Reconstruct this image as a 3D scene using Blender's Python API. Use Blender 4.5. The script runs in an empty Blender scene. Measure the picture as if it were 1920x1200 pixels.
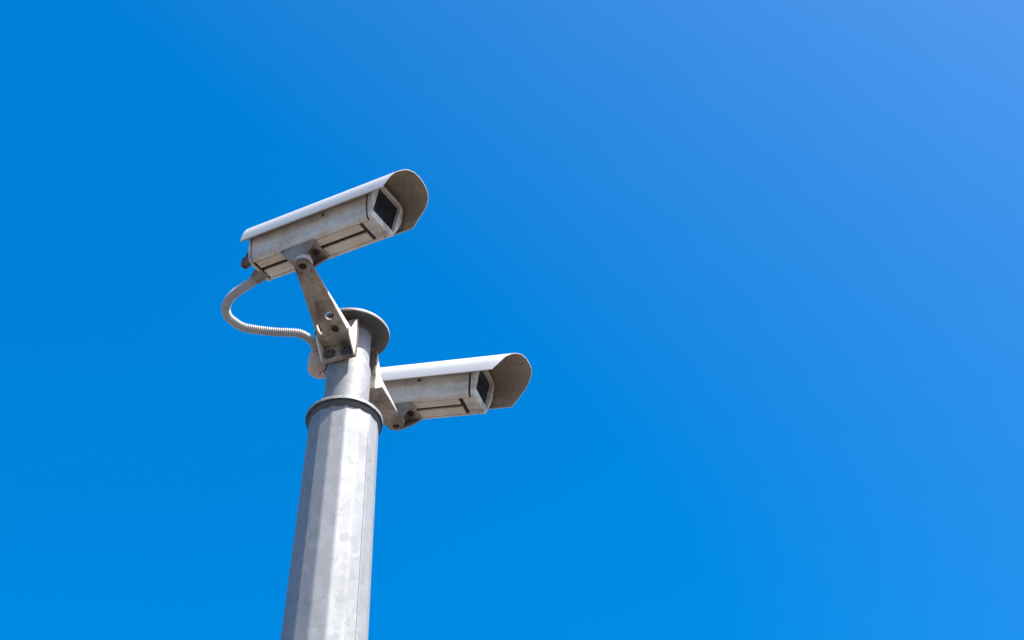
import bpy, bmesh, math, random
from mathutils import Vector, Matrix
random.seed(7)
C = bpy.context.scene.collection
R = math.radians
PI = math.pi

# ------------------------------------------------------------------ camera, sky, sun, exposure
scene = bpy.context.scene
cam_data = bpy.data.cameras.new('view_camera')
cam_data.sensor_width = 36.0
cam_data.lens = 3110.0 / 1920.0 * 36.0
cam_data.clip_start = 0.05
cam_data.clip_end = 6000.0
cam = bpy.data.objects.new('view_camera', cam_data)
C.objects.link(cam)
cam.location = (0.0, 0.0, 1.6)
cam.rotation_euler = (R(90 + 43.5), 0, 0)
scene.camera = cam

SUN_H = Vector((0.814, -0.581, 0)).normalized()
SUN_EL = R(59)
SUN_DIR = Vector((SUN_H.x * math.cos(SUN_EL), SUN_H.y * math.cos(SUN_EL), math.sin(SUN_EL)))

world = bpy.data.worlds.new('World')
scene.world = world
world.use_nodes = True
wn = world.node_tree.nodes
wl = world.node_tree.links
wn.clear()
sky = wn.new('ShaderNodeTexSky')
sky.sky_type = 'NISHITA'
sky.sun_disc = False
sky.sun_elevation = SUN_EL
sky.sun_rotation = math.atan2(SUN_DIR.x, SUN_DIR.y)
sky.altitude = 0
sky.air_density = 1.0
sky.dust_density = 2.75
sky.ozone_density = 3.0
hs = wn.new('ShaderNodeHueSaturation')
hs.inputs['Saturation'].default_value = 1.59
hs.inputs['Hue'].default_value = 0.4982
bg = wn.new('ShaderNodeBackground')
bg.inputs['Strength'].default_value = 0.112
wo = wn.new('ShaderNodeOutputWorld')
wl.new(sky.outputs[0], hs.inputs['Color'])
wl.new(hs.outputs[0], bg.inputs['Color'])
wl.new(bg.outputs[0], wo.inputs['Surface'])

sun_data = bpy.data.lights.new('sun', 'SUN')
sun_data.energy = 5.0
sun_data.angle = R(0.53)
sun_data.color = (1.0, 0.955, 0.9)
sun = bpy.data.objects.new('sun', sun_data)
C.objects.link(sun)
sun.rotation_euler = (-SUN_DIR).to_track_quat('-Z', 'Y').to_euler()

vs = scene.view_settings
scene.display_settings.display_device = 'sRGB'
vs.view_transform = 'Standard'
vs.look = 'None'
vs.exposure = 1.26
vs.gamma = 1.0
vs.use_curve_mapping = False

# ------------------------------------------------------------------ materials
class NT:
    def __init__(s, name):
        s.m = bpy.data.materials.new(name); s.m.use_nodes = True
        s.n = s.m.node_tree.nodes; s.l = s.m.node_tree.links
        s.b = s.n['Principled BSDF']
        s.tc = s.n.new('ShaderNodeTexCoord')
    def val(s, sock, v):
        if hasattr(v, 'is_linked') or hasattr(v, 'links'): s.l.new(v, sock)
        else: sock.default_value = v
    def mapping(s, scale=(1,1,1), loc=(0,0,0)):
        m = s.n.new('ShaderNodeMapping'); m.inputs['Scale'].default_value = scale
        m.inputs['Location'].default_value = loc
        s.l.new(s.tc.outputs['Object'], m.inputs['Vector']); return m.outputs[0]
    def noise(s, scale, detail=4, rough=.55, vec=None, dist=0):
        t = s.n.new('ShaderNodeTexNoise'); t.inputs['Scale'].default_value = scale
        t.inputs['Detail'].default_value = detail; t.inputs['Roughness'].default_value = rough
        t.inputs['Distortion'].default_value = dist
        s.l.new(vec or s.tc.outputs['Object'], t.inputs['Vector']); return t.outputs['Fac']
    def voronoi(s, scale, out='Color', vec=None, feature='F1', rand=1.0):
        t = s.n.new('ShaderNodeTexVoronoi'); t.feature = feature
        t.inputs['Scale'].default_value = scale; t.inputs['Randomness'].default_value = rand
        s.l.new(vec or s.tc.outputs['Object'], t.inputs['Vector']); return t.outputs[out]
    def ramp(s, fac, stops):
        r = s.n.new('ShaderNodeValToRGB'); e = r.color_ramp.elements
        while len(e) < len(stops): e.new(0.5)
        for i, (p, c) in enumerate(stops):
            e[i].position = p
            e[i].color = (c, c, c, 1) if not isinstance(c, tuple) else (*c, 1)
        s.l.new(fac, r.inputs[0]); return r.outputs[0]
    def mix(s, fac, a, b, mode='MIX'):
        m = s.n.new('ShaderNodeMix'); m.data_type = 'RGBA'; m.blend_type = mode
        s.val(m.inputs[0], fac)
        for k, v in ((6, a), (7, b)):
            if isinstance(v, tuple): m.inputs[k].default_value = (*v, 1) if len(v) == 3 else v
            else: s.l.new(v, m.inputs[k])
        return m.outputs[2]
    def math(s, op, a, b=0.0):
        m = s.n.new('ShaderNodeMath'); m.operation = op
        s.val(m.inputs[0], a); s.val(m.inputs[1], b); return m.outputs[0]
    def bump(s, h, strength=.2, dist=.001):
        b = s.n.new('ShaderNodeBump'); b.inputs['Strength'].default_value = strength
        b.inputs['Distance'].default_value = dist
        s.l.new(h, b.inputs['Height']); s.l.new(b.outputs[0], s.b.inputs['Normal'])

def painted(name, base, dirt, dirt_amt, speck=0.5, rough=.42, streak=(6, 60, 60), rust=(.16, .075, .035), rust_amt=.0, dens=0.0):
    t = NT(name)
    big = t.noise(14, 5, .6)
    st = t.noise(1.0, 4, .6, vec=t.mapping(streak))
    fine = t.noise(160, 3, .7)
    d = t.math('MULTIPLY', t.ramp(big, [(.3, 0.25), (.7, 1.0)]), t.ramp(st, [(.3, .35), (.68, 1.0)]))
    d = t.math('MULTIPLY', d, dirt_amt)
    d = t.math('ADD', d, t.math('MULTIPLY', t.ramp(fine, [(.45, 0), (.75, 1)]), dirt_amt * .16))
    col = t.mix(d, base, dirt)
    # grime specks
    sp = t.voronoi(85, 'Distance')
    keep = t.noise(9, 3, .6, vec=t.mapping((1, 1, 1), (3.1, 1.7, .4)))
    wob = t.noise(300, 2, .5)
    spm = t.ramp(t.math('ADD', sp, t.math('MULTIPLY', wob, .25)), [(.20, 1.0), (.30, 0.0)])
    spm = t.math('MULTIPLY', spm, t.ramp(keep, [(.50 - dens, 0.0), (.60 - dens, 1.0)]))
    col = t.mix(t.math('MULTIPLY', spm, speck), col, (.045, .037, .03))
    sp2 = t.voronoi(230, 'Distance')
    keep2 = t.noise(24, 4, .65, vec=t.mapping((1, 1, 1), (5.3, 8.2, 1.4)))
    m2 = t.math('MULTIPLY', t.ramp(sp2, [(.24, 1.0), (.40, 0.0)]), t.ramp(keep2, [(.54 - dens, 0.0), (.64 - dens, 1.0)]))
    col = t.mix(t.math('MULTIPLY', m2, speck * .6), col, (.05, .04, .032))
    if rust_amt:
        rn = t.noise(38, 5, .65, vec=t.mapping((1, 1, 1), (7.7, 2.2, 5.4)))
        col = t.mix(t.math('MULTIPLY', t.ramp(rn, [(.56, 0), (.68, 1)]), rust_amt), col, rust)
    t.l.new(col, t.b.inputs['Base Color'])
    t.l.new(t.ramp(big, [(.2, rough - .08), (.8, rough + .18)]), t.b.inputs['Roughness'])
    t.b.inputs['Specular IOR Level'].default_value = .4
    h = t.math('ADD', t.noise(90, 4, .6), t.math('MULTIPLY', t.noise(700, 2, .5), .3))
    t.bump(h, .22, .0008)
    return t.m

def plain(name, col, rough=.6, metal=0.0, var=.25, scale=60, bump=.2):
    t = NT(name)
    n = t.noise(scale, 4, .6)
    c = t.mix(t.ramp(n, [(.3, 0), (.7, 1)]), tuple(x * (1 - var) for x in col), tuple(min(1, x * (1 + var)) for x in col))
    t.l.new(c, t.b.inputs['Base Color'])
    t.b.inputs['Roughness'].default_value = rough
    t.b.inputs['Metallic'].default_value = metal
    t.bump(t.noise(scale * 4, 3, .6), bump, .0006)
    return t.m

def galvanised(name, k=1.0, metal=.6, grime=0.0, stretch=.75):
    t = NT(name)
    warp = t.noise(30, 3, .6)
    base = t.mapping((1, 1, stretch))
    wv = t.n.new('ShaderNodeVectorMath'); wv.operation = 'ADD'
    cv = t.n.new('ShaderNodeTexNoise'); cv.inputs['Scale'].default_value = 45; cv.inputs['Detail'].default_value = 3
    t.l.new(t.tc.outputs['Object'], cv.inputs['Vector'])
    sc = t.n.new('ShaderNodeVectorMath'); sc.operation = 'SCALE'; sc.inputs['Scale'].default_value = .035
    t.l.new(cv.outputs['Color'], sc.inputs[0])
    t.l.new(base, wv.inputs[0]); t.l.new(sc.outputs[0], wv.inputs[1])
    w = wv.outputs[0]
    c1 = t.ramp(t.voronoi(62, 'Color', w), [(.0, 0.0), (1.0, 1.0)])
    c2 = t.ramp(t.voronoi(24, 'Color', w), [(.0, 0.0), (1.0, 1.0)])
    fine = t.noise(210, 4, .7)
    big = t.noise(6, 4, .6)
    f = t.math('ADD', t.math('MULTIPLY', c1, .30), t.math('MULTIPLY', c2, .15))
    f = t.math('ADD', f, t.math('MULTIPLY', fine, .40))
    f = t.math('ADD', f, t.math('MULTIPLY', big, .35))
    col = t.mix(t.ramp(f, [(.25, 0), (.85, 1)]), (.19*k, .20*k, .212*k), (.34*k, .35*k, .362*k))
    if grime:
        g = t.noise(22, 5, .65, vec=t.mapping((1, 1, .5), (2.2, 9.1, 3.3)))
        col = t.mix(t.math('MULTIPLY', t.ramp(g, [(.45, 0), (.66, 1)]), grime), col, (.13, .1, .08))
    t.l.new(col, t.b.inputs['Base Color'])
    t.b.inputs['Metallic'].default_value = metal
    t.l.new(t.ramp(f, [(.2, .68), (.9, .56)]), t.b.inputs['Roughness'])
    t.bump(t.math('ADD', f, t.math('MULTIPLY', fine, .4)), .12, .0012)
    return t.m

M = {}
M['paint'] = painted('white_painted_metal', (.74, .73, .715), (.19, .145, .105), .85, .65)
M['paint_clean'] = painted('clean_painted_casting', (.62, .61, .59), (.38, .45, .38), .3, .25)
M['paint_under'] = painted('grimy_painted_panel', (.70, .655, .595), (.28, .215, .155), .72, .9, streak=(8, 70, 70))
M['shield'] = painted('sunshield_paint', (.50, .505, .505), (.33, .305, .27), .45, .15, rough=.36, streak=(4, 40, 40))
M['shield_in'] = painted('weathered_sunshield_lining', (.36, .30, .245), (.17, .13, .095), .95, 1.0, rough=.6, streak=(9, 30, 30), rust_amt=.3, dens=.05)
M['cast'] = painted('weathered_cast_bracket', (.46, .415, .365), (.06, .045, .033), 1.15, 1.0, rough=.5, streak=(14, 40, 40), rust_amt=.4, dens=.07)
M['swivel'] = painted('dirty_swivel_casting', (.38, .345, .305), (.065, .048, .036), 1.0, 1.0, rough=.5, streak=(30, 40, 40), rust_amt=.3)
M['groove'] = plain('black_gasket', (.022, .018, .015), .7)
M['rubber'] = plain('black_rubber_washer', (.055, .057, .06), .55)
M['boltm'] = plain('dull_bolt_steel', (.13, .115, .10), .5, .6)
M['rust'] = plain('rusty_bolt', (.022, .009, .007), .75, .2)
M['lock'] = plain('grimy_brown_plastic', (.09, .066, .055), .4, 0, .6, 120)
M['galv'] = galvanised('galvanised_steel', .80, .15)
M['galv_shaded'] = galvanised('shaded_grimy_galvanised', .27, .35, .3)  # base darkened to carry the shade of undersides, with brown grime patches over it
M['conduit'] = plain('grey_corrugated_plastic', (.37, .37, .375), .36, 0, .12, 20, .0)
M['gland'] = plain('grey_conduit_fitting', (.19, .165, .15), .5, 0, .35, 60)
M['box'] = painted('faded_junction_plastic', (.50, .44, .42), (.33, .26, .24), .5, .55, rough=.5, streak=(30, 30, 12), rust_amt=.15)

t = NT('dark_window_glass')
n = t.noise(70, 5, .7)
t.l.new(t.mix(t.ramp(n, [(.4, 0), (.7, 1)]), (.008, .011, .017), (.018, .020, .024)), t.b.inputs['Base Color'])
t.b.inputs['Roughness'].default_value = .12
t.b.inputs['IOR'].default_value = 1.45
t.b.inputs['Specular IOR Level'].default_value = .35
M['glass'] = t.m

t = NT('pale_paving')
n = t.noise(.35, 6, .6)
n2 = t.noise(6, 5, .6)
c = t.mix(t.ramp(n, [(.35, 0), (.65, 1)]), (.085, .073, .060), (.118, .102, .086))
c = t.mix(t.math('MULTIPLY', n2, .4), c, (.10, .088, .074))
t.l.new(c, t.b.inputs['Base Color']); t.b.inputs['Roughness'].default_value = .9
M['ground'] = t.m

# ------------------------------------------------------------------ helpers
def empty(name, loc=(0,0,0), rot=None, label=None, cat=None, group=None, scale=1.0):
    o = bpy.data.objects.new(name, None); C.objects.link(o)
    o.empty_display_size = .05
    o.location = loc
    if rot is not None: o.rotation_euler = rot
    o.scale = (scale,) * 3
    tag(o, label, cat, group)
    return o

def tag(o, label=None, cat=None, group=None, kind=None):
    if label: o['label'] = label
    if cat: o['category'] = cat
    if group: o['group'] = group
    if kind: o['kind'] = kind
    return o

def obj(name, bm, mat, parent=None, smooth=False, bevel=0.0, seg=2, ang=35, mats=None):
    bmesh.ops.recalc_face_normals(bm, faces=bm.faces[:])
    me = bpy.data.meshes.new(name); bm.to_mesh(me); bm.free()
    for m in (mats or [mat]): me.materials.append(m)
    o = bpy.data.objects.new(name, me); C.objects.link(o)
    if parent: o.parent = parent
    if bevel:
        b = o.modifiers.new('bevel', 'BEVEL'); b.width = bevel; b.segments = seg
        b.limit_method = 'ANGLE'; b.angle_limit = R(30); b.harden_normals = False
    if smooth or bevel:
        for p in me.polygons: p.use_smooth = True
        me.set_sharp_from_angle(angle=R(ang))
    return o

def box(bm, x0, x1, y0, y1, z0, z1):
    v = [bm.verts.new((x, y, z)) for z in (z0, z1) for y in (y0, y1) for x in (x0, x1)]
    for f in ((0,1,3,2), (4,5,7,6), (0,1,5,4), (2,3,7,6), (0,2,6,4), (1,3,7,5)):
        bm.faces.new([v[i] for i in f])
    return v

def frame_for(d):
    d = Vector(d).normalized()
    a = Vector((0, 0, 1)) if abs(d.z) < .9 else Vector((1, 0, 0))
    u = d.cross(a).normalized(); v = d.cross(u).normalized()
    return d, u, v

def lathe(bm, prof, p0=(0,0,0), d=(0,0,1), n=32, close=True):
    """prof: list of (radius, height along d)"""
    d, u, v = frame_for(d); p0 = Vector(p0); rings = []
    for r, h in prof:
        if r < 1e-6: rings.append([bm.verts.new(p0 + d * h)])
        else: rings.append([bm.verts.new(p0 + d * h + (u * math.cos(2*PI*i/n) + v * math.sin(2*PI*i/n)) * r) for i in range(n)])
    for a, b in zip(rings, rings[1:]):
        if len(a) == 1 and len(b) == 1: continue
        for i in range(n):
            j = (i + 1) % n
            if len(a) == 1: bm.faces.new((a[0], b[i], b[j]))
            elif len(b) == 1: bm.faces.new((a[i], a[j], b[0]))
            else: bm.faces.new((a[i], a[j], b[j], b[i]))
    if close:
        for rg in (rings[0], rings[-1]):
            if len(rg) > 1: bm.faces.new(rg)

def prism(bm, poly, axis, a, b):
    """polygon of 2-D points extruded along axis ('x','y','z') from a to b"""
    def P(p, h):
        return {'x': (h, p[0], p[1]), 'y': (p[0], h, p[1]), 'z': (p[0], p[1], h)}[axis]
    r0 = [bm.verts.new(P(p, a)) for p in poly]; r1 = [bm.verts.new(P(p, b)) for p in poly]
    n = len(poly)
    for i in range(n):
        j = (i + 1) % n; bm.faces.new((r0[i], r0[j], r1[j], r1[i]))
    bm.faces.new(r0); bm.faces.new(r1)

def hexa(bm, lo, hi):
    """closed slab between two point loops of the same length"""
    a = [bm.verts.new(p) for p in lo]; b = [bm.verts.new(p) for p in hi]; n = len(a)
    for i in range(n):
        j = (i + 1) % n; bm.faces.new((a[i], a[j], b[j], b[i]))
    bm.faces.new(a); bm.faces.new(b)

def cut(o, cutters):
    """apply boolean differences and throw the cutters away"""
    for c in cutters:
        m = o.modifiers.new('cut', 'BOOLEAN'); m.operation = 'DIFFERENCE'; m.solver = 'EXACT'; m.object = c
    bpy.context.view_layer.update()
    dg = bpy.context.evaluated_depsgraph_get()
    me = bpy.data.meshes.new_from_object(o.evaluated_get(dg))
    old = o.data; o.modifiers.clear(); o.data = me; me.name = old.name + '_cut'
    for c in cutters: bpy.data.objects.remove(c)

def smooth_curve(pts, sub):
    out = []
    P = [Vector(p) for p in pts]
    for i in range(len(P) - 1):
        p0 = P[max(i-1, 0)]; p1 = P[i]; p2 = P[i+1]; p3 = P[min(i+2, len(P)-1)]
        for k in range(sub):
            t = k / sub
            out.append(.5 * ((2*p1) + (p2-p0)*t + (2*p0-5*p1+4*p2-p3)*t*t + (-p0+3*p1-3*p2+p3)*t*t*t))
    out.append(P[-1]); return out

def resample(pts, step):
    L = [0]
    for a, b in zip(pts, pts[1:]): L.append(L[-1] + (b - a).length)
    n = int(L[-1] / step); out = []; j = 0
    for k in range(n + 1):
        s = k * step
        while j < len(L) - 2 and L[j+1] < s: j += 1
        t = (s - L[j]) / max(1e-9, L[j+1] - L[j]); out.append(pts[j].lerp(pts[j+1], min(1, t)))
    return out

def tube(bm, pts, rad, n=20, cap=True):
    """sweep with parallel transport; rad(i) gives radius"""
    T = [(pts[min(i+1, len(pts)-1)] - pts[max(i-1, 0)]).normalized() for i in range(len(pts))]
    u = frame_for(T[0])[1]; rings = []
    for i, p in enumerate(pts):
        u = (u - T[i] * u.dot(T[i])).normalized(); v = T[i].cross(u); r = rad(i)
        rings.append([bm.verts.new(p + (u * math.cos(2*PI*k/n) + v * math.sin(2*PI*k/n)) * r) for k in range(n)])
    for a, b in zip(rings, rings[1:]):
        for k in range(n):
            j = (k + 1) % n; bm.faces.new((a[k], a[j], b[j], b[k]))
    if cap: bm.faces.new(rings[0]); bm.faces.new(rings[-1])

# ------------------------------------------------------------------ ground
bm = bmesh.new()
S = 2500
vv = [bm.verts.new(p) for p in ((-S,-S,0), (S,-S,0), (S,S,0), (-S,S,0))]; bm.faces.new(vv)
tag(obj('ground', bm, M['ground']), kind='structure')

# ------------------------------------------------------------------ steel pole
AX, AY = -0.3762, 2.8555
pole = empty('steel_pole', (AX, AY, 0), None, 'tall galvanised steel pole with welded collar and a flat round plate on top', 'pole')

# tapered sixteen-sided shaft with rounded folds
V0 = 8.5            # one fold of the shaft points almost straight at the viewer
def facet_r(th, Rc):
    step = 22.5
    a = (math.degrees(th) - V0) % step - step / 2
    ap = Rc * math.cos(R(step / 2))
    rp = ap / math.cos(R(a))                        # true polygon
    return min(rp, Rc * .9955)                      # clipped fold = rolled corner
bm = bmesh.new()
zs = [0, 1.0, 2.0, 2.6, 3.0, 3.2, 3.4, 3.6, 3.8, 3.995]
offs = [-11.25, -10.5, -9.8, -8.6, -4.0, 4.0, 8.6, 9.8, 10.5]
angs = [V0 + 22.5 * i + 11.25 + o for i in range(16) for o in offs]
rings = []
for z in zs:
    Rc = 0.0778 + (3.99 - z) * 0.0172
    ring = []
    for a in angs:
        th = R(a); r = facet_r(th, Rc)
        ring.append(bm.verts.new((r * math.sin(th), -r * math.cos(th), z)))
    rings.append(ring)
n = len(angs)
for a, b in zip(rings, rings[1:]):
    for i in range(n):
        j = (i + 1) % n; bm.faces.new((a[i], a[j], b[j], b[i]))
bm.faces.new(rings[0]); bm.faces.new(rings[-1])
obj('shaft', bm, M['galv'], pole, smooth=True, ang=40)

# longitudinal weld seam: a thin raised bead with a dark undercut line beside it
bm = bmesh.new()
th = R(51.0)
for z0, z1 in [(.3, 3.925)]:
    k = 60; prev = None
    for i in range(k + 1):
        z = z0 + (z1 - z0) * i / k
        Rc = 0.0778 + (3.99 - z) * 0.0172
        r = facet_r(th, Rc)
        w = .0011 + .0003 * math.sin(i * 2.3)
        c = Vector((math.sin(th), -math.cos(th), 0)); tdir = Vector((math.cos(th), math.sin(th), 0))
        q = [c * (r - .001) - tdir * w, c * (r + .0007) - tdir * w * .4, c * (r + .0007) + tdir * w * .4, c * (r - .001) + tdir * w]
        ring = [bm.verts.new((p.x, p.y, z)) for p in q]
        if prev:
            for a in range(4):
                b = (a + 1) % 4; bm.faces.new((prev[a], prev[b], ring[b], ring[a]))
        prev = ring
t = plain('dark_weld_line', (.20, .20, .21), .55, .5, .3)
obj('weld_seam', bm, t, pole)

# collar: slightly irregular flame-cut ring with a rough weld under it
bm = bmesh.new()
n = 96
def ringv(r, z, jit=0.0, seed=0, zj=0.0):
    rnd = random.Random(seed); ph = [rnd.uniform(0, 6.28) for _ in range(6)]; out = []
    for i in range(n):
        a = 2 * PI * i / n
        w = sum(math.sin(a * k + ph[j]) for j, k in enumerate((3, 7, 13, 19, 29, 37))) / 6
        out.append(bm.verts.new(((r + jit * w) * math.sin(a), -(r + jit * w) * math.cos(a), z + zj * w)))
    return out
rr = [ringv(.050, 3.9908), ringv(.0862, 3.9908, .0011, 1, .0012), ringv(.0867, 3.9915, .0007, 1, .0009), ringv(.0868, 3.9985, .0003, 2), ringv(.0864, 3.9992, .0002, 2), ringv(.050, 3.9992)]
for a, b in zip(rr, rr[1:] + rr[:1]):
    for i in range(n):
        j = (i + 1) % n; bm.faces.new((a[i], a[j], b[j], b[i]))
co = obj('collar', bm, None, pole, smooth=True, ang=30, mats=[galvanised('lit_cut_edge_galvanised', .9, .1, .35), M['galv_shaded']])  # rim tone lightened to paint in the sunlit edge
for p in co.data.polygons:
    if p.normal.z < -.5: p.material_index = 1  # downward faces get the darker copy: underside shade put into the colour
bm = bmesh.new()
rr = [ringv(.0765, 3.9760, .0022, 5, .0045), ringv(.0792, 3.9805, .0018, 6, .003), ringv(.0815, 3.9860, .0022, 7, .001), ringv(.0818, 3.9915, .0016, 8), ringv(.073, 3.9915), ringv(.073, 3.9745)]
for a, b in zip(rr, rr[1:] + rr[:1]):
    for i in range(n):
        j = (i + 1) % n; bm.faces.new((a[i], a[j], b[j], b[i]))
obj('weld_bead', bm, M['galv_shaded'], pole, smooth=True, ang=60)  # bead coloured with the shade under the collar

# upper pipe with a swaged shoulder
bm = bmesh.new()
lathe(bm, [(.0508, 3.9945), (.0511, 4.00), (.0508, 4.142), (.0500, 4.149), (.0478, 4.157), (.0462, 4.163), (.0455, 4.170), (.0455, 4.2572)], n=72)
obj('upper_pipe', bm, M['galv'], pole, smooth=True, ang=50)
bm = bmesh.new()
lathe(bm, [(.0, 4.0), (.0575, 4.0), (.0555, 4.0025), (.0518, 4.0065), (.0, 4.0065)], n=64, close=False)
obj('weld_bead', bm, M['galv'], pole, smooth=True, ang=60)

# flat round plate closing the top
bm = bmesh.new()
rr = [ringv(.0872, 4.2578, .0003, 11), ringv(.0880, 4.2588, .0003, 11), ringv(.0882, 4.2655, .0003, 12), ringv(.0875, 4.2665, .0003, 12)]
for a, b in zip(rr, rr[1:]):
    for i in range(n):
        j = (i + 1) % n; bm.faces.new((a[i], a[j], b[j], b[i]))
bm.faces.new(rr[0]); bm.faces.new(rr[-1])
tp = obj('top_plate', bm, M['galv_shaded'], pole, smooth=True, ang=40, mats=[M['galv_shaded'], bpy.data.materials['lit_cut_edge_galvanised']])
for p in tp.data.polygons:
    if abs(p.normal.z) < .8: p.material_index = 1  # rim takes the sunlit tone, flat faces the shaded one
bm = bmesh.new()
lathe(bm, [(.0452, 4.250), (.0475, 4.2515), (.0500, 4.2545), (.0515, 4.2582), (.0452, 4.2582)], n=64, close=False)
obj('weld_bead', bm, M['galv_shaded'], pole, smooth=True, ang=60)

# ------------------------------------------------------------------ security camera
def body_profile(g=0.0, recess=False):
    """(y,z) outline of the housing, going round once; g grows it"""
    half = [(.0285, -.0478), (.0325, -.0470), (.0362, -.0442), (.0394, -.0388), (.0418, -.0325), (.0444, -.0260), (.0468, -.0190),
            (.0502, -.0090), (.0530, .0005), (.0545, .0080), (.0548, .0180), (.0538, .0300), (.0510, .0400), (.0470, .0475), (.0400, .0525), (.0300, .0540)]
    half = [(y + g, z - g * (.6 if z < 0 else -.6)) for y, z in half]
    YC = .0035                                      # the housing hangs a little off the shield's centre
    b = -.0478 - g * .6
    if recess:
        bot = [(-.0280, b + .0002), (-.0280, -.0410), (.0280, -.0410), (.0280, b + .0002)]
    else:
        bot = [(-.020, b), (-.007, b), (.007, b), (.020, b)]
    return [(y + YC, z) for y, z in bot + half + [(-y, z) for y, z in reversed(half)]]

def by_angle(prof, angs, c=(0, .004)):
    out = []
    m = len(prof)
    for a in angs:
        d = (math.cos(a), math.sin(a)); best = None
        for i in range(m):
            p = prof[i]; q = prof[(i+1) % m]
            ex, ey = q[0]-p[0], q[1]-p[1]; px, py = p[0]-c[0], p[1]-c[1]
            den = d[0]*ey - d[1]*ex
            if abs(den) < 1e-12: continue
            t = (px*ey - py*ex) / den; s = (px*d[1] - py*d[0]) / den
            if t > 0 and -1e-6 <= s <= 1+1e-6 and (best is None or t > best): best = t
        out.append((c[0] + d[0]*best, c[1] + d[1]*best))
    return out

def loft(bm, rings, cap0=False, cap1=False):
    R_ = [[bm.verts.new(p) for p in r] for r in rings]
    m = len(R_[0])
    for a, b in zip(R_, R_[1:]):
        for i in range(m):
            j = (i + 1) % m; bm.faces.new((a[i], a[j], b[j], b[i]))
    if cap0: bm.faces.new(R_[0])
    if cap1: bm.faces.new(R_[-1])

# (y, z, x of the front edge) round the arched sheet; the two shields are bent a little differently
ARCH_A = [(-.0674, -.0095, .046), (-.0676, .008, .056), (-.0655, .022, .061), (-.060, .035, .065), (-.0527, .045, .0675), (-.043, .0565, .0695), (-.033, .0655, .0715),
          (-.015, .0735, .0740), (.005, .0768, .0735), (.020, .0778, .0715), (.035, .0768, .069), (.048, .0732, .0665), (.058, .066, .063), (.065, .053, .058),
          (.0675, .039, .052), (.0675, .0147, .041), (.0674, -.0095, .031)]
ARCH_B = [(-.0674, -.0095, .048), (-.0676, .010, .064), (-.0640, .027, .073), (-.054, .0425, .0810), (-.040, .0562, .0850), (-.022, .0680, .0890),
          (0, .0748, .0920), (.022, .0778, .0925), (.042, .0775, .0912), (.052, .0742, .0890), (.061, .065, .0840), (.0655, .052, .0790), (.067, .040, .0740), (.0675, .015, .0620), (.0674, -.0095, .0490)]

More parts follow.
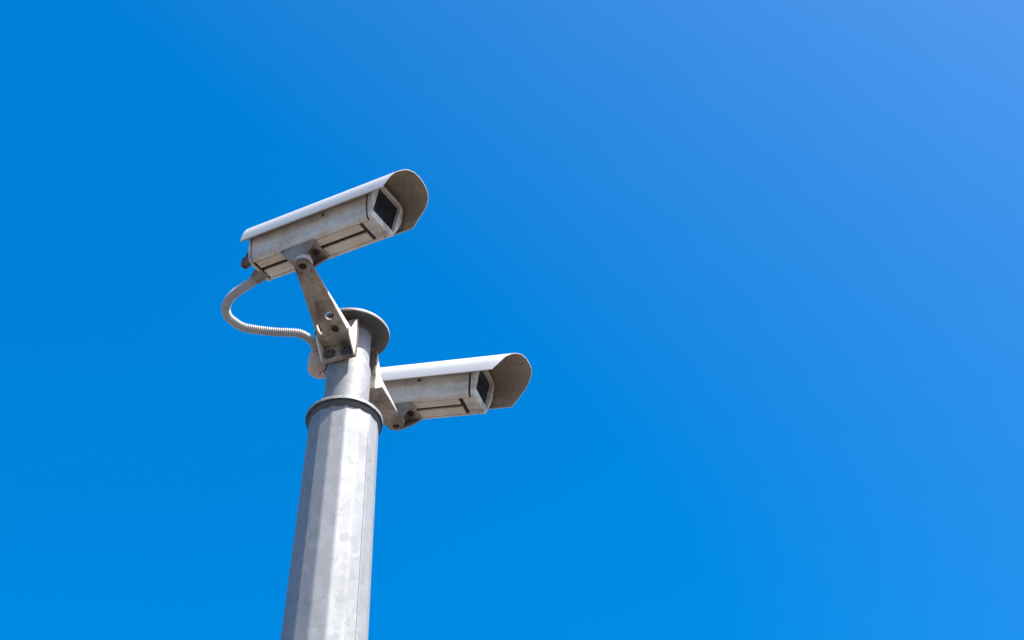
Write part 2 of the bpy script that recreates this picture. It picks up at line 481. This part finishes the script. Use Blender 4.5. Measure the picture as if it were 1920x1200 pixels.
def make_camera(root, arch):
    # housing extrusion
    bm = bmesh.new()
    prof = body_profile(0, True)
    loft(bm, [[(-.3440, y, z) for y, z in prof], [(-.0148, y, z) for y, z in prof]], True, True)
    obj('housing', bm, M['paint'], root, smooth=True, ang=32)
    bm = bmesh.new(); pg_ = body_profile(-.0022)
    loft(bm, [[(-.0149, y, z) for y, z in pg_], [(-.0099, y, z) for y, z in pg_]], True, True)
    obj('gasket', bm, M['groove'], root)
    # bottom channel: dark gasket floor, two panels with a slot between
    bm = bmesh.new(); box(bm, -.3435, -.014, -.0244, .0314, -.0424, -.0405)
    obj('gasket', bm, M['groove'], root)
    for s in (-1, 1):
        bm = bmesh.new(); ys = (-.0229, -.0038) if s < 0 else (.0060, .0300); box(bm, -.3400, -.0422, ys[0], ys[1], -.0478, -.0426)
        obj('bottom_panel', bm, M['paint_under'], root, bevel=.0006)
    # front bezel: collar that follows the housing outline with a rectangular opening
    Ya, Yb, Zb, Zt = -.0352, .0408, -.0332, .0440
    def rc_(e): return [(Ya - e, Zb - e), (Yb + e, Zb - e), (Yb + e, Zt + e), (Ya - e, Zt + e)]
    cor = [math.atan2(z - .004, y) for y, z in rc_(0)]
    angs = sorted(set([-PI + 2 * PI * i / 96 for i in range(96)] + cor))
    outer = by_angle(body_profile(.0010), angs); inner_o = by_angle(body_profile(-.0012), angs)
    small = by_angle(body_profile(-.006), angs)
    rect = by_angle(rc_(0), angs); rect2 = by_angle(rc_(.001), angs)
    bm = bmesh.new()
    loft(bm, [[(-.0098, y, z) for y, z in small], [(-.0100, y, z) for y, z in inner_o], [(-.0090, y, z) for y, z in outer], [(-.0005, y, z) for y, z in outer],
              [(.0016, y, z) for y, z in inner_o], [(.0030, y, z) for y, z in rect2], [(.0032, y, z) for y, z in rect],
              [(-.0090, y, z) for y, z in rect]])
    # tongue of the bezel that runs back under the housing
    box(bm, -.0312, -.0004, -.0241, .0308, -.0482, -.0425)
    bz = obj('front_bezel', bm, M['paint'], root, smooth=True, ang=28)
    # screws and latch on the bezel
    bm = bmesh.new(); lathe(bm, [(.0028, 0), (.0028, .0016), (.0018, .0022), (0, .0022)], (-.0045, -.0520, .008), (0, -1, .1), 14, False)
    obj('screw', bm, M['rust'], bz)
    bm = bmesh.new(); box(bm, -.006, .0045, .0560, .0612, -.006, .003); obj('latch', bm, M['lock'], bz, bevel=.001)
    # dark window with its gasket
    bm = bmesh.new(); box(bm, -.0086, -.0070, Ya + .0006, Yb - .0006, Zb + .0006, Zt - .0006)
    wg = obj('window_glass', bm, M['glass'], root)
    bm = bmesh.new()
    for y0, y1, z0, z1 in ((Ya, Yb, Zb, Zb + .0012), (Ya, Yb, Zt - .0012, Zt), (Ya, Ya + .0012, Zb + .0012, Zt - .0012), (Yb - .0012, Yb, Zb + .0012, Zt - .0012)):
        box(bm, -.0069, -.0060, y0 + .0001, y1 - .0001, z0 + .0001, z1 - .0001)
    obj('window_gasket', bm, M['groove'], wg)
    # sunshield: thin arched sheet, grimy lining on the inside
    prof = arch; t_ = .0016
    nx = 14; bm = bmesh.new(); m = len(prof)
    def nrm(i):
        a = prof[max(i-1, 0)]; b = prof[min(i+1, m-1)]
        d = Vector((b[0]-a[0], b[1]-a[1])).normalized(); return Vector((d.y, -d.x))      # inward
    outer_g = []; inner_g = []
    for k in range(nx + 1):
        f = k / nx; o_row = []; i_row = []
        for i, (y, z, xf) in enumerate(prof):
            x = -.3630 + (xf + .3630) * f; nn = nrm(i)
            if nn.dot(Vector((-y, .0 - z))) < 0: nn = -nn
            o_row.append(bm.verts.new((x, y, z)))
            i_row.append(bm.verts.new((x, y + nn.x * t_, z + nn.y * t_)))
        outer_g.append(o_row); inner_g.append(i_row)
    inner_faces = []
    for k in range(nx):
        for i in range(m - 1):
            bm.faces.new((outer_g[k][i], outer_g[k][i+1], outer_g[k+1][i+1], outer_g[k+1][i]))
            inner_faces.append(bm.faces.new((inner_g[k][i], inner_g[k][i+1], inner_g[k+1][i+1], inner_g[k+1][i])))
        for i in (0, m - 1):
            bm.faces.new((outer_g[k][i], outer_g[k+1][i], inner_g[k+1][i], inner_g[k][i]))
    for k in (0, nx):
        for i in range(m - 1):
            bm.faces.new((outer_g[k][i], outer_g[k][i+1], inner_g[k][i+1], inner_g[k][i]))
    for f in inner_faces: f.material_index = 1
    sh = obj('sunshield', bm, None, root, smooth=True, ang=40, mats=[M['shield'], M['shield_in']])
    # turned-in hems along both lower edges
    for s in (-1, 1):
        bm = bmesh.new(); prism(bm, [(-.3615, s * .0656), (.0290, s * .0656), (.0270, s * .0632), (-.3605, s * .0632)], 'z', -.0092, -.0078)
        obj('hem', bm, M['shield_in'], sh)
    # fixing spacers and rivets between body and shield
    for x in (-.300, -.150, -.030):
        for s in (-1, 1):
            bm = bmesh.new(); lathe(bm, [(.0042, .0), (.0042, .0060)], (x, s * .0540 + .0035, .022), (0, s, 0), 14); obj('spacer', bm, M['boltm'], sh)
    bm = bmesh.new(); lathe(bm, [(0, .003), (.0030, .0025), (.0038, 0)], (-.135, -.0488, -.0035), (0, -1, -.22), 12, True)
    obj('screw', bm, M['lock'], root)
    # rear cap
    pr = body_profile(.0016)
    bm = bmesh.new()
    pin = body_profile(-.004)
    loft(bm, [[(-.3475, y, z) for y, z in pr], [(-.3530, y, z) for y, z in pr], [(-.3560, y, z) for y, z in body_profile(-.001)], [(-.3575, y, z) for y, z in pin]], True, True)
    rc = obj('rear_cap', bm, M['paint'], root, smooth=True, ang=40)
    bm = bmesh.new(); loft(bm, [[(-.3476, y, z) for y, z in pin], [(-.3438, y, z) for y, z in pin]], True, True)
    obj('cap_gasket', bm, M['groove'], rc)
    # downward blind gland beside the conduit gland
    bm = bmesh.new()
    p = [Vector(v) for v in ((-.350, -.030, -.014), (-.356, -.030, -.0155), (-.3615, -.030, -.021), (-.364, -.0298, -.030), (-.3655, -.0295, -.044))]
    tube(bm, smooth_curve(p, 4), lambda i: .0078, 16)
    lathe(bm, [(.0100, 0), (.0118, .002), (.0118, .012), (.0104, .016), (.0104, .019), (.0068, .0205), (.0060, .0175), (0, .0175)], (-.3640, -.0298, -.035), (-.12, .03, -1), 12)
    obj('blind_gland', bm, M['lock'], root, smooth=True, ang=30)
    return root

def make_swivel(root, dx):
    """joint under the housing that carries it on the bracket arm"""
    x0, x1, zt = -.2600 + dx, -.1640 + dx, -.0479
    bm = bmesh.new(); box(bm, x0, x1, -.0300, .0300, zt - .0065, zt)
    sw = obj('swivel_joint', bm, M['swivel'], root, bevel=.0016, seg=2)
    zb = zt - .0066
    # two side cheeks
    for s in (-1, 1):
        side = [(x0 + .001, zb), (x1 - .001, zb), (x1 - .007, zb - .010), (x1 - .019, zb - .0215), (x1 - .035, zb - .0295), (x0 + .040, zb - .0305), (x0 + .022, zb - .0225)]
        bm = bmesh.new()
        lo = [(x, s * (.0298 - .010 * max(0, (zb - z)) / .030), z) for x, z in side]
        hi = [(x, s * (.0252 - .010 * max(0, (zb - z)) / .030), z) for x, z in side]
        hexa(bm, lo, hi)
        obj('cheek', bm, M['swivel'], sw, bevel=.0009)
    # sloping web between the cheeks
    bm = bmesh.new()
    hexa(bm, [(x1 - .030, -.0235, zb + .0005), (x1 - .030, .0235, zb + .0005), (x1 - .044, .0165, zb - .030), (x1 - .044, -.0165, zb - .030)],
             [(x1 - .052, -.0235, zb + .0005), (x1 - .052, .0235, zb + .0005), (x0 + .030, .0165, zb - .030), (x0 + .030, -.0165, zb - .030)])
    web = obj('web', bm, M['swivel'], sw, bevel=.001)
    bm = bmesh.new(); lathe(bm, [(.0044, 0), (.0044, .0006)], (x1 - .0375, .003, zb - .0165), (.95, 0, -.43), 16); obj('bore', bm, M['groove'], web)
    # bolt that holds the joint to the housing
    bm = bmesh.new(); lathe(bm, [(.0088, 0), (.0088, .0014), (.0070, .0016)], (x1 - .0145, .001, zb), (0, 0, -1), 24); wsh = obj('washer', bm, M['boltm'], sw)
    bm = bmesh.new(); lathe(bm, [(.0060, 0), (.0060, .0048), (.0050, .0056), (.0032, .0056), (.0030, .0030), (0, .0030)], (x1 - .0145, .001, zb - .0015), (0, 0, -1), 24, False)
    obj('bolt', bm, M['groove'], sw)
    return sw

def axes_matrix(X, Y, Z, loc, s):
    m = Matrix((( X[0], Y[0], Z[0]), (X[1], Y[1], Z[1]), (X[2], Y[2], Z[2])))
    u = m.col[0].normalized(); v = (m.col[1] - u * u.dot(m.col[1])).normalized(); w = u.cross(v)
    q = Matrix((u, v, w)).transposed()
    return Matrix.Translation(loc) @ q.to_4x4() @ Matrix.Scale(s, 4)

GC = 'security cameras mounted on the pole'
cam1 = empty('security_camera', label='higher white security camera with a corrugated conduit at its rear, left of the pole top', cat='security camera', group=GC)
make_camera(cam1, ARCH_A)
CAM_POSE = [((.8253, -.5430, -.1550), (.5436, .8383, -.0422), (.1528, -.0494, .9870), (-.28028, 2.48043, 4.28716), 1.008),
            ((.9333, -.3231, -.1566), (.3253, .9455, -.0121), (.1520, -.0397, .9876), (-.07179, 3.05316, 4.27115), 1.09)]

cam2 = empty('security_camera', label='lower white security camera sticking out to the right from behind the pole', cat='security camera', group=GC)
make_camera(cam2, ARCH_B)
for o, (X, Y, Z, L, s), dx in ((cam1, CAM_POSE[0], 0.0), (cam2, CAM_POSE[1], .014)):
    o.matrix_world = axes_matrix(X, Y, Z, L, s)
    make_swivel(o, dx)

# ------------------------------------------------------------------ wall brackets on the pipe
def make_bracket(root, dz, holes=True, skew=0.0):
    """x = out from the pole, y = sideways, z = up; origin on the back of the base plate, z 4.2"""
    o0 = .056
    def X(o): return o - o0
    bm = bmesh.new(); box(bm, X(.056), X(.0615), -.0415, .0415, -.068, .048)
    obj('base_plate', bm, M['cast'], root, bevel=.001)
    bm = bmesh.new(); box(bm, X(.0530), X(.0559), -.0300, .0425, -.066, .050)
    obj('backing_plate', bm, plain('rusty_edge_plate', (.20, .115, .085), .7, .2, .4), root)
    # side walls: gusset up to the plate top, box wall round the bolt pocket
    for s in (-1, 1):
        side = [(X(.0616), -.0668), (X(.0960), -.0345), (X(.1040), -.0190), (X(.0985), -.0120), (X(.0880), -.0075), (X(.0616), .0465)]
        bm = bmesh.new(); ys = sorted((s * .0411, s * .0380)); prism(bm, side, 'y', ys[0], ys[1])
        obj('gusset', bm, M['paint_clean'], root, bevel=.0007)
    # arm: tapering plate with low upstanding edges and a rounded end
    sk = lambda o: skew * max(0, o - .09) / .195
    zu = lambda o: -.0250 + (o - .09) * ((.037 + dz) / .195)
    hw = lambda o: .0379 + (o - .09) * (-.0178 / .195) if o > .09 else .0379
    OE = .2840
    outl = [(.0616, -.0379), (.09, -.0379), (.14, -hw(.14)), (.20, -hw(.20)), (.25, -hw(.25))]
    arc = []
    re = .0204
    for k in range(0, 15):
        a = -PI/2 + PI * k / 14
        arc.append((OE + re * math.cos(a), re * math.sin(a)))
    outl = outl + arc + [(x, -y) for x, y in reversed(outl)]
    def zz(o): return zu(max(o, .09)) if o < OE - .02 else zu(OE - .02) + (o - OE + .02) * .1
    bm = bmesh.new()
    hexa_lo = [(X(o), y + sk(o), zz(o)) for o, y in outl]; hexa_hi = [(X(o), y + sk(o), zz(o) + .0048) for o, y in outl]
    # built as strips so that it bends cleanly
    n_ = len(outl) // 2
    lo = [bm.verts.new(p) for p in hexa_lo]; hi = [bm.verts.new(p) for p in hexa_hi]; N = len(lo)
    for i in range(N):
        j = (i + 1) % N; bm.faces.new((lo[i], lo[j], hi[j], hi[i]))
    for i in range(n_ - 0):
        a, b, c, d = i, i + 1, N - 2 - i, N - 1 - i
        if b > c: break
        for R_ in (lo, hi):
            vs_ = [R_[a], R_[b]] + ([R_[c]] if c != b else []) + [R_[d]]
            if len(set(vs_)) >= 3: bm.faces.new(vs_)
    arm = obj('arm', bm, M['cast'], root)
    cutters = []
    for (o, y, rx, ry) in (((.1460, .0120, .0108, .0108), (.1175, -.0250, .0135, .0044), (.1105, .0110, .0100, .0078)) if holes else ()):
        cb = bmesh.new(); lathe(cb, [(1, -.06), (1, .04)], n=28)
        for v in cb.verts: v.co = Vector((v.co.x * rx + X(o), v.co.y * ry + y, v.co.z))
        cutters.append(obj('cutter', cb, M['cast']))
    if cutters: cut(arm, cutters)
    if holes:
        # centre hole is plugged with a black grommet
        bm = bmesh.new(); lathe(bm, [(.0104, 0), (.0104, .0026), (.0075, .0030), (.0068, .0006), (0, .0006)], (0, 0, 0), (0, 0, -1), 24, False)
        for v in bm.verts: v.co = Vector((v.co.x + X(.1105), v.co.y * .8 + .0110, v.co.z + zz(.1105) + .0012))
        obj('grommet', bm, M['groove'], arm)
    # upstanding edges of the arm
    for s in (-1, 1):
        bm = bmesh.new()
        pts = [.0880, .104, .12, .15, .18, .21, .235]
        lo_ = []; hi_ = []
        for side_i, t0 in ((0, 0.0), (1, .0032)):
            row = []
            for o in pts:
                y = s * (hw(o) + .0001 - t0) + sk(o); row.append((X(o), y, zz(o) + .0046))
            for o in reversed(pts):
                h = .0175 * max(0.06, 1 - (o - .09) / .145)
                y = s * (hw(o) + .0001 - t0) + sk(o); row.append((X(o), y, zz(o) + .0046 + h))
            (lo_ if side_i == 0 else hi_).extend(row)
        a = [bm.verts.new(p) for p in lo_]; b = [bm.verts.new(p) for p in hi_]; m = len(pts)
        for i in range(m - 1):
            for V in (a, b): bm.faces.new((V[i], V[i+1], V[2*m-2-i], V[2*m-1-i]))
        for i in range(2 * m):
            j = (i + 1) % (2 * m); bm.faces.new((a[i], a[j], b[j], b[i]))
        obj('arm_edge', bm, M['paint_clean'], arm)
    # raised ring, recess and bolt at the pivot
    zp = zz(OE); up = Vector((-.1, 0, 1)).normalized()
    bm = bmesh.new(); lathe(bm, [(.0088, 0), (.0092, .0016), (.0135, .0020), (.0155, .0004), (.0155, -.001)], (X(OE), sk(OE), zp + .0003), -up, 32, False)
    obj('pivot_ring', bm, M['cast'], arm, smooth=True, ang=40)
    bm = bmesh.new(); lathe(bm, [(.0089, 0), (.0089, .0006), (.0060, .0008), (.0060, .0016), (0, .0016)], (X(OE), sk(OE), zp), -up, 24, False)
    obj('pivot_bolt', bm, M['rust'], arm)
    # round boss between arm and swivel joint
    bm = bmesh.new(); lathe(bm, [(.0200, .004), (.0206, .006), (.0206, .0135), (.0175, .0190), (.0150, .0290), (.0, .0290)], (X(OE), sk(OE), zp), up, 40, False)
    obj('boss', bm, M['paint'], arm, smooth=True, ang=40)
    # fixing bolts in the pocket
    for y in (-.0205, .0200):
        bm = bmesh.new(); lathe(bm, [(.0142, 0), (.0142, .0020), (.0125, .0032), (.0095, .0032)], (X(.0616), y, -.0470), (1, 0, 0), 28)
        w = obj('washer', bm, M['rubber'], root, smooth=True, ang=40)
        bm = bmesh.new(); lathe(bm, [(.0085, .0030), (.0085, .0070), (.0070, .0082), (.0045, .0082), (.0043, .0050), (0, .0050)], (X(.0616), y, -.0470), (1, 0, 0), 24, False)
        obj('bolt', bm, M['rubber'], root, smooth=True, ang=40)
    # lip under the plate
    bm = bmesh.new(); box(bm, X(.0617), X(.0660), -.0378, .0378, -.0678, -.0640); obj('lip', bm, M['cast'], root, bevel=.0006)
    return root

BZ = 4.2
def place_bracket(o, deg):
    a = R(deg); nx_, ny_ = math.sin(a), -math.cos(a)
    o.location = (AX + nx_ * .056, AY + ny_ * .056, BZ); o.rotation_euler = (0, 0, math.atan2(ny_, nx_))
GB = 'brackets carrying the cameras'
br1 = empty('mounting_bracket', label='cast bracket on the near side of the pole, its arm holding the higher camera', cat='bracket', group=GB)
make_bracket(br1, .009, True, .0055); place_bracket(br1, -19)
br2 = empty('mounting_bracket', label='cast bracket on the far side of the pole, its arm holding the lower camera', cat='bracket', group=GB)
make_bracket(br2, -.003, False)
place_bracket(br2, 161)

# ------------------------------------------------------------------ junction box and conduit
jb = empty('junction_box', (-.4490, 2.8930, 4.176), None, 'faded round junction box on the left of the pole where the conduit ends', 'junction box')
bm = bmesh.new()
lathe(bm, [(0, 0), (.020, .0003), (.0258, .003), (.0290, .009), (.0302, .018), (.0304, .040), (.0296, .048), (.0265, .053), (.016, .0555), (0, .056)], n=40, close=False)
obj('cup', bm, M['box'], jb, smooth=True, ang=60)
bm = bmesh.new(); box(bm, .020, .034, -.030, .010, .008, .050)
obj('clip', bm, M['box'], jb, bevel=.002)

# frayed dark wire hanging out between bracket and box
for pts_ in ([(.026, -.038, .004), (.0199, -.0348, -.0140), (.0125, -.0289, -.0205), (.0063, -.0268, -.0240), (.0040, -.0235, -.0290)],
             [(.027, -.036, .002), (.0186, -.0326, -.0180), (.0149, -.0285, -.0245), (.0190, -.0254, -.0290), (.0235, -.0250, -.0250), (.022, -.0300, -.0150)]):
    bm = bmesh.new(); tube(bm, smooth_curve(pts_, 6), lambda i: .0009, 8); obj('wire', bm, M['groove'], jb, smooth=True, ang=80)

cd = empty('conduit', (-.578, 2.688, 4.290), None, 'grey corrugated conduit looping from the higher camera down to the pole', 'conduit')
path = [(-0.5915, 2.7055, 4.2957), (-0.5965, 2.7095, 4.2942), (-0.6037, 2.7143, 4.2919), (-0.6248, 2.7259, 4.2853), (-0.6434, 2.7384, 4.2778), (-0.6569, 2.7517, 4.2694), (-0.6627, 2.7651, 4.2609), (-0.6582, 2.7803, 4.2505), (-0.6434, 2.7929, 4.2429), (-0.6235, 2.8037, 4.2371), (-0.5983, 2.8101, 4.236), (-0.5705, 2.8155, 4.2359), (-0.54, 2.8202, 4.2367), (-0.5146, 2.8235, 4.2387), (-0.4944, 2.8281, 4.2395), (-0.4742, 2.8385, 4.2342), (-0.4617, 2.852, 4.2256), (-0.4582, 2.866, 4.2170)]
base = Vector(cd.location)
cp = resample(smooth_curve(path, 10), .00078)
bm = bmesh.new()
PER = 6
def crad(i):
    k = (i % PER)
    r0 = .0119 - .0014 * min(1, i / len(cp) * 1.3)
    return r0 + (0, .0002, -.0002, -.0014, -.0022, -.0012)[k]
tube(bm, [p - base for p in cp], crad, 22)
obj('corrugated_hose', bm, M['conduit'], cd, smooth=True, ang=80)
# gland nut at the housing end
g0 = Vector((-.5720, 2.6885, 4.3040)); g1 = Vector(path[0]); gd = (g1 - g0).normalized(); L_ = (g1 - g0).length
bm = bmesh.new()
lathe(bm, [(.0168, -.006), (.0176, .004), (.0176, L_ * .62), (.0150, L_ * .66), (.0150, L_ * .95), (.0130, L_ + .001), (.0110, L_ + .001)], g0 - base, gd, 10)
obj('gland_nut', bm, M['gland'], cd, bevel=.0006)
# collar at the box end
g1 = Vector(path[-1]); gd = (Vector(path[-1]) - Vector(path[-2])).normalized()
bm = bmesh.new(); lathe(bm, [(.0100, -.003), (.0122, -.002), (.0126, .004), (.0126, .016), (.011, .018)], g1 - base, gd, 20)
obj('hose_end', bm, M['box'], cd, smooth=True, ang=40)

scene.render.engine = 'CYCLES'
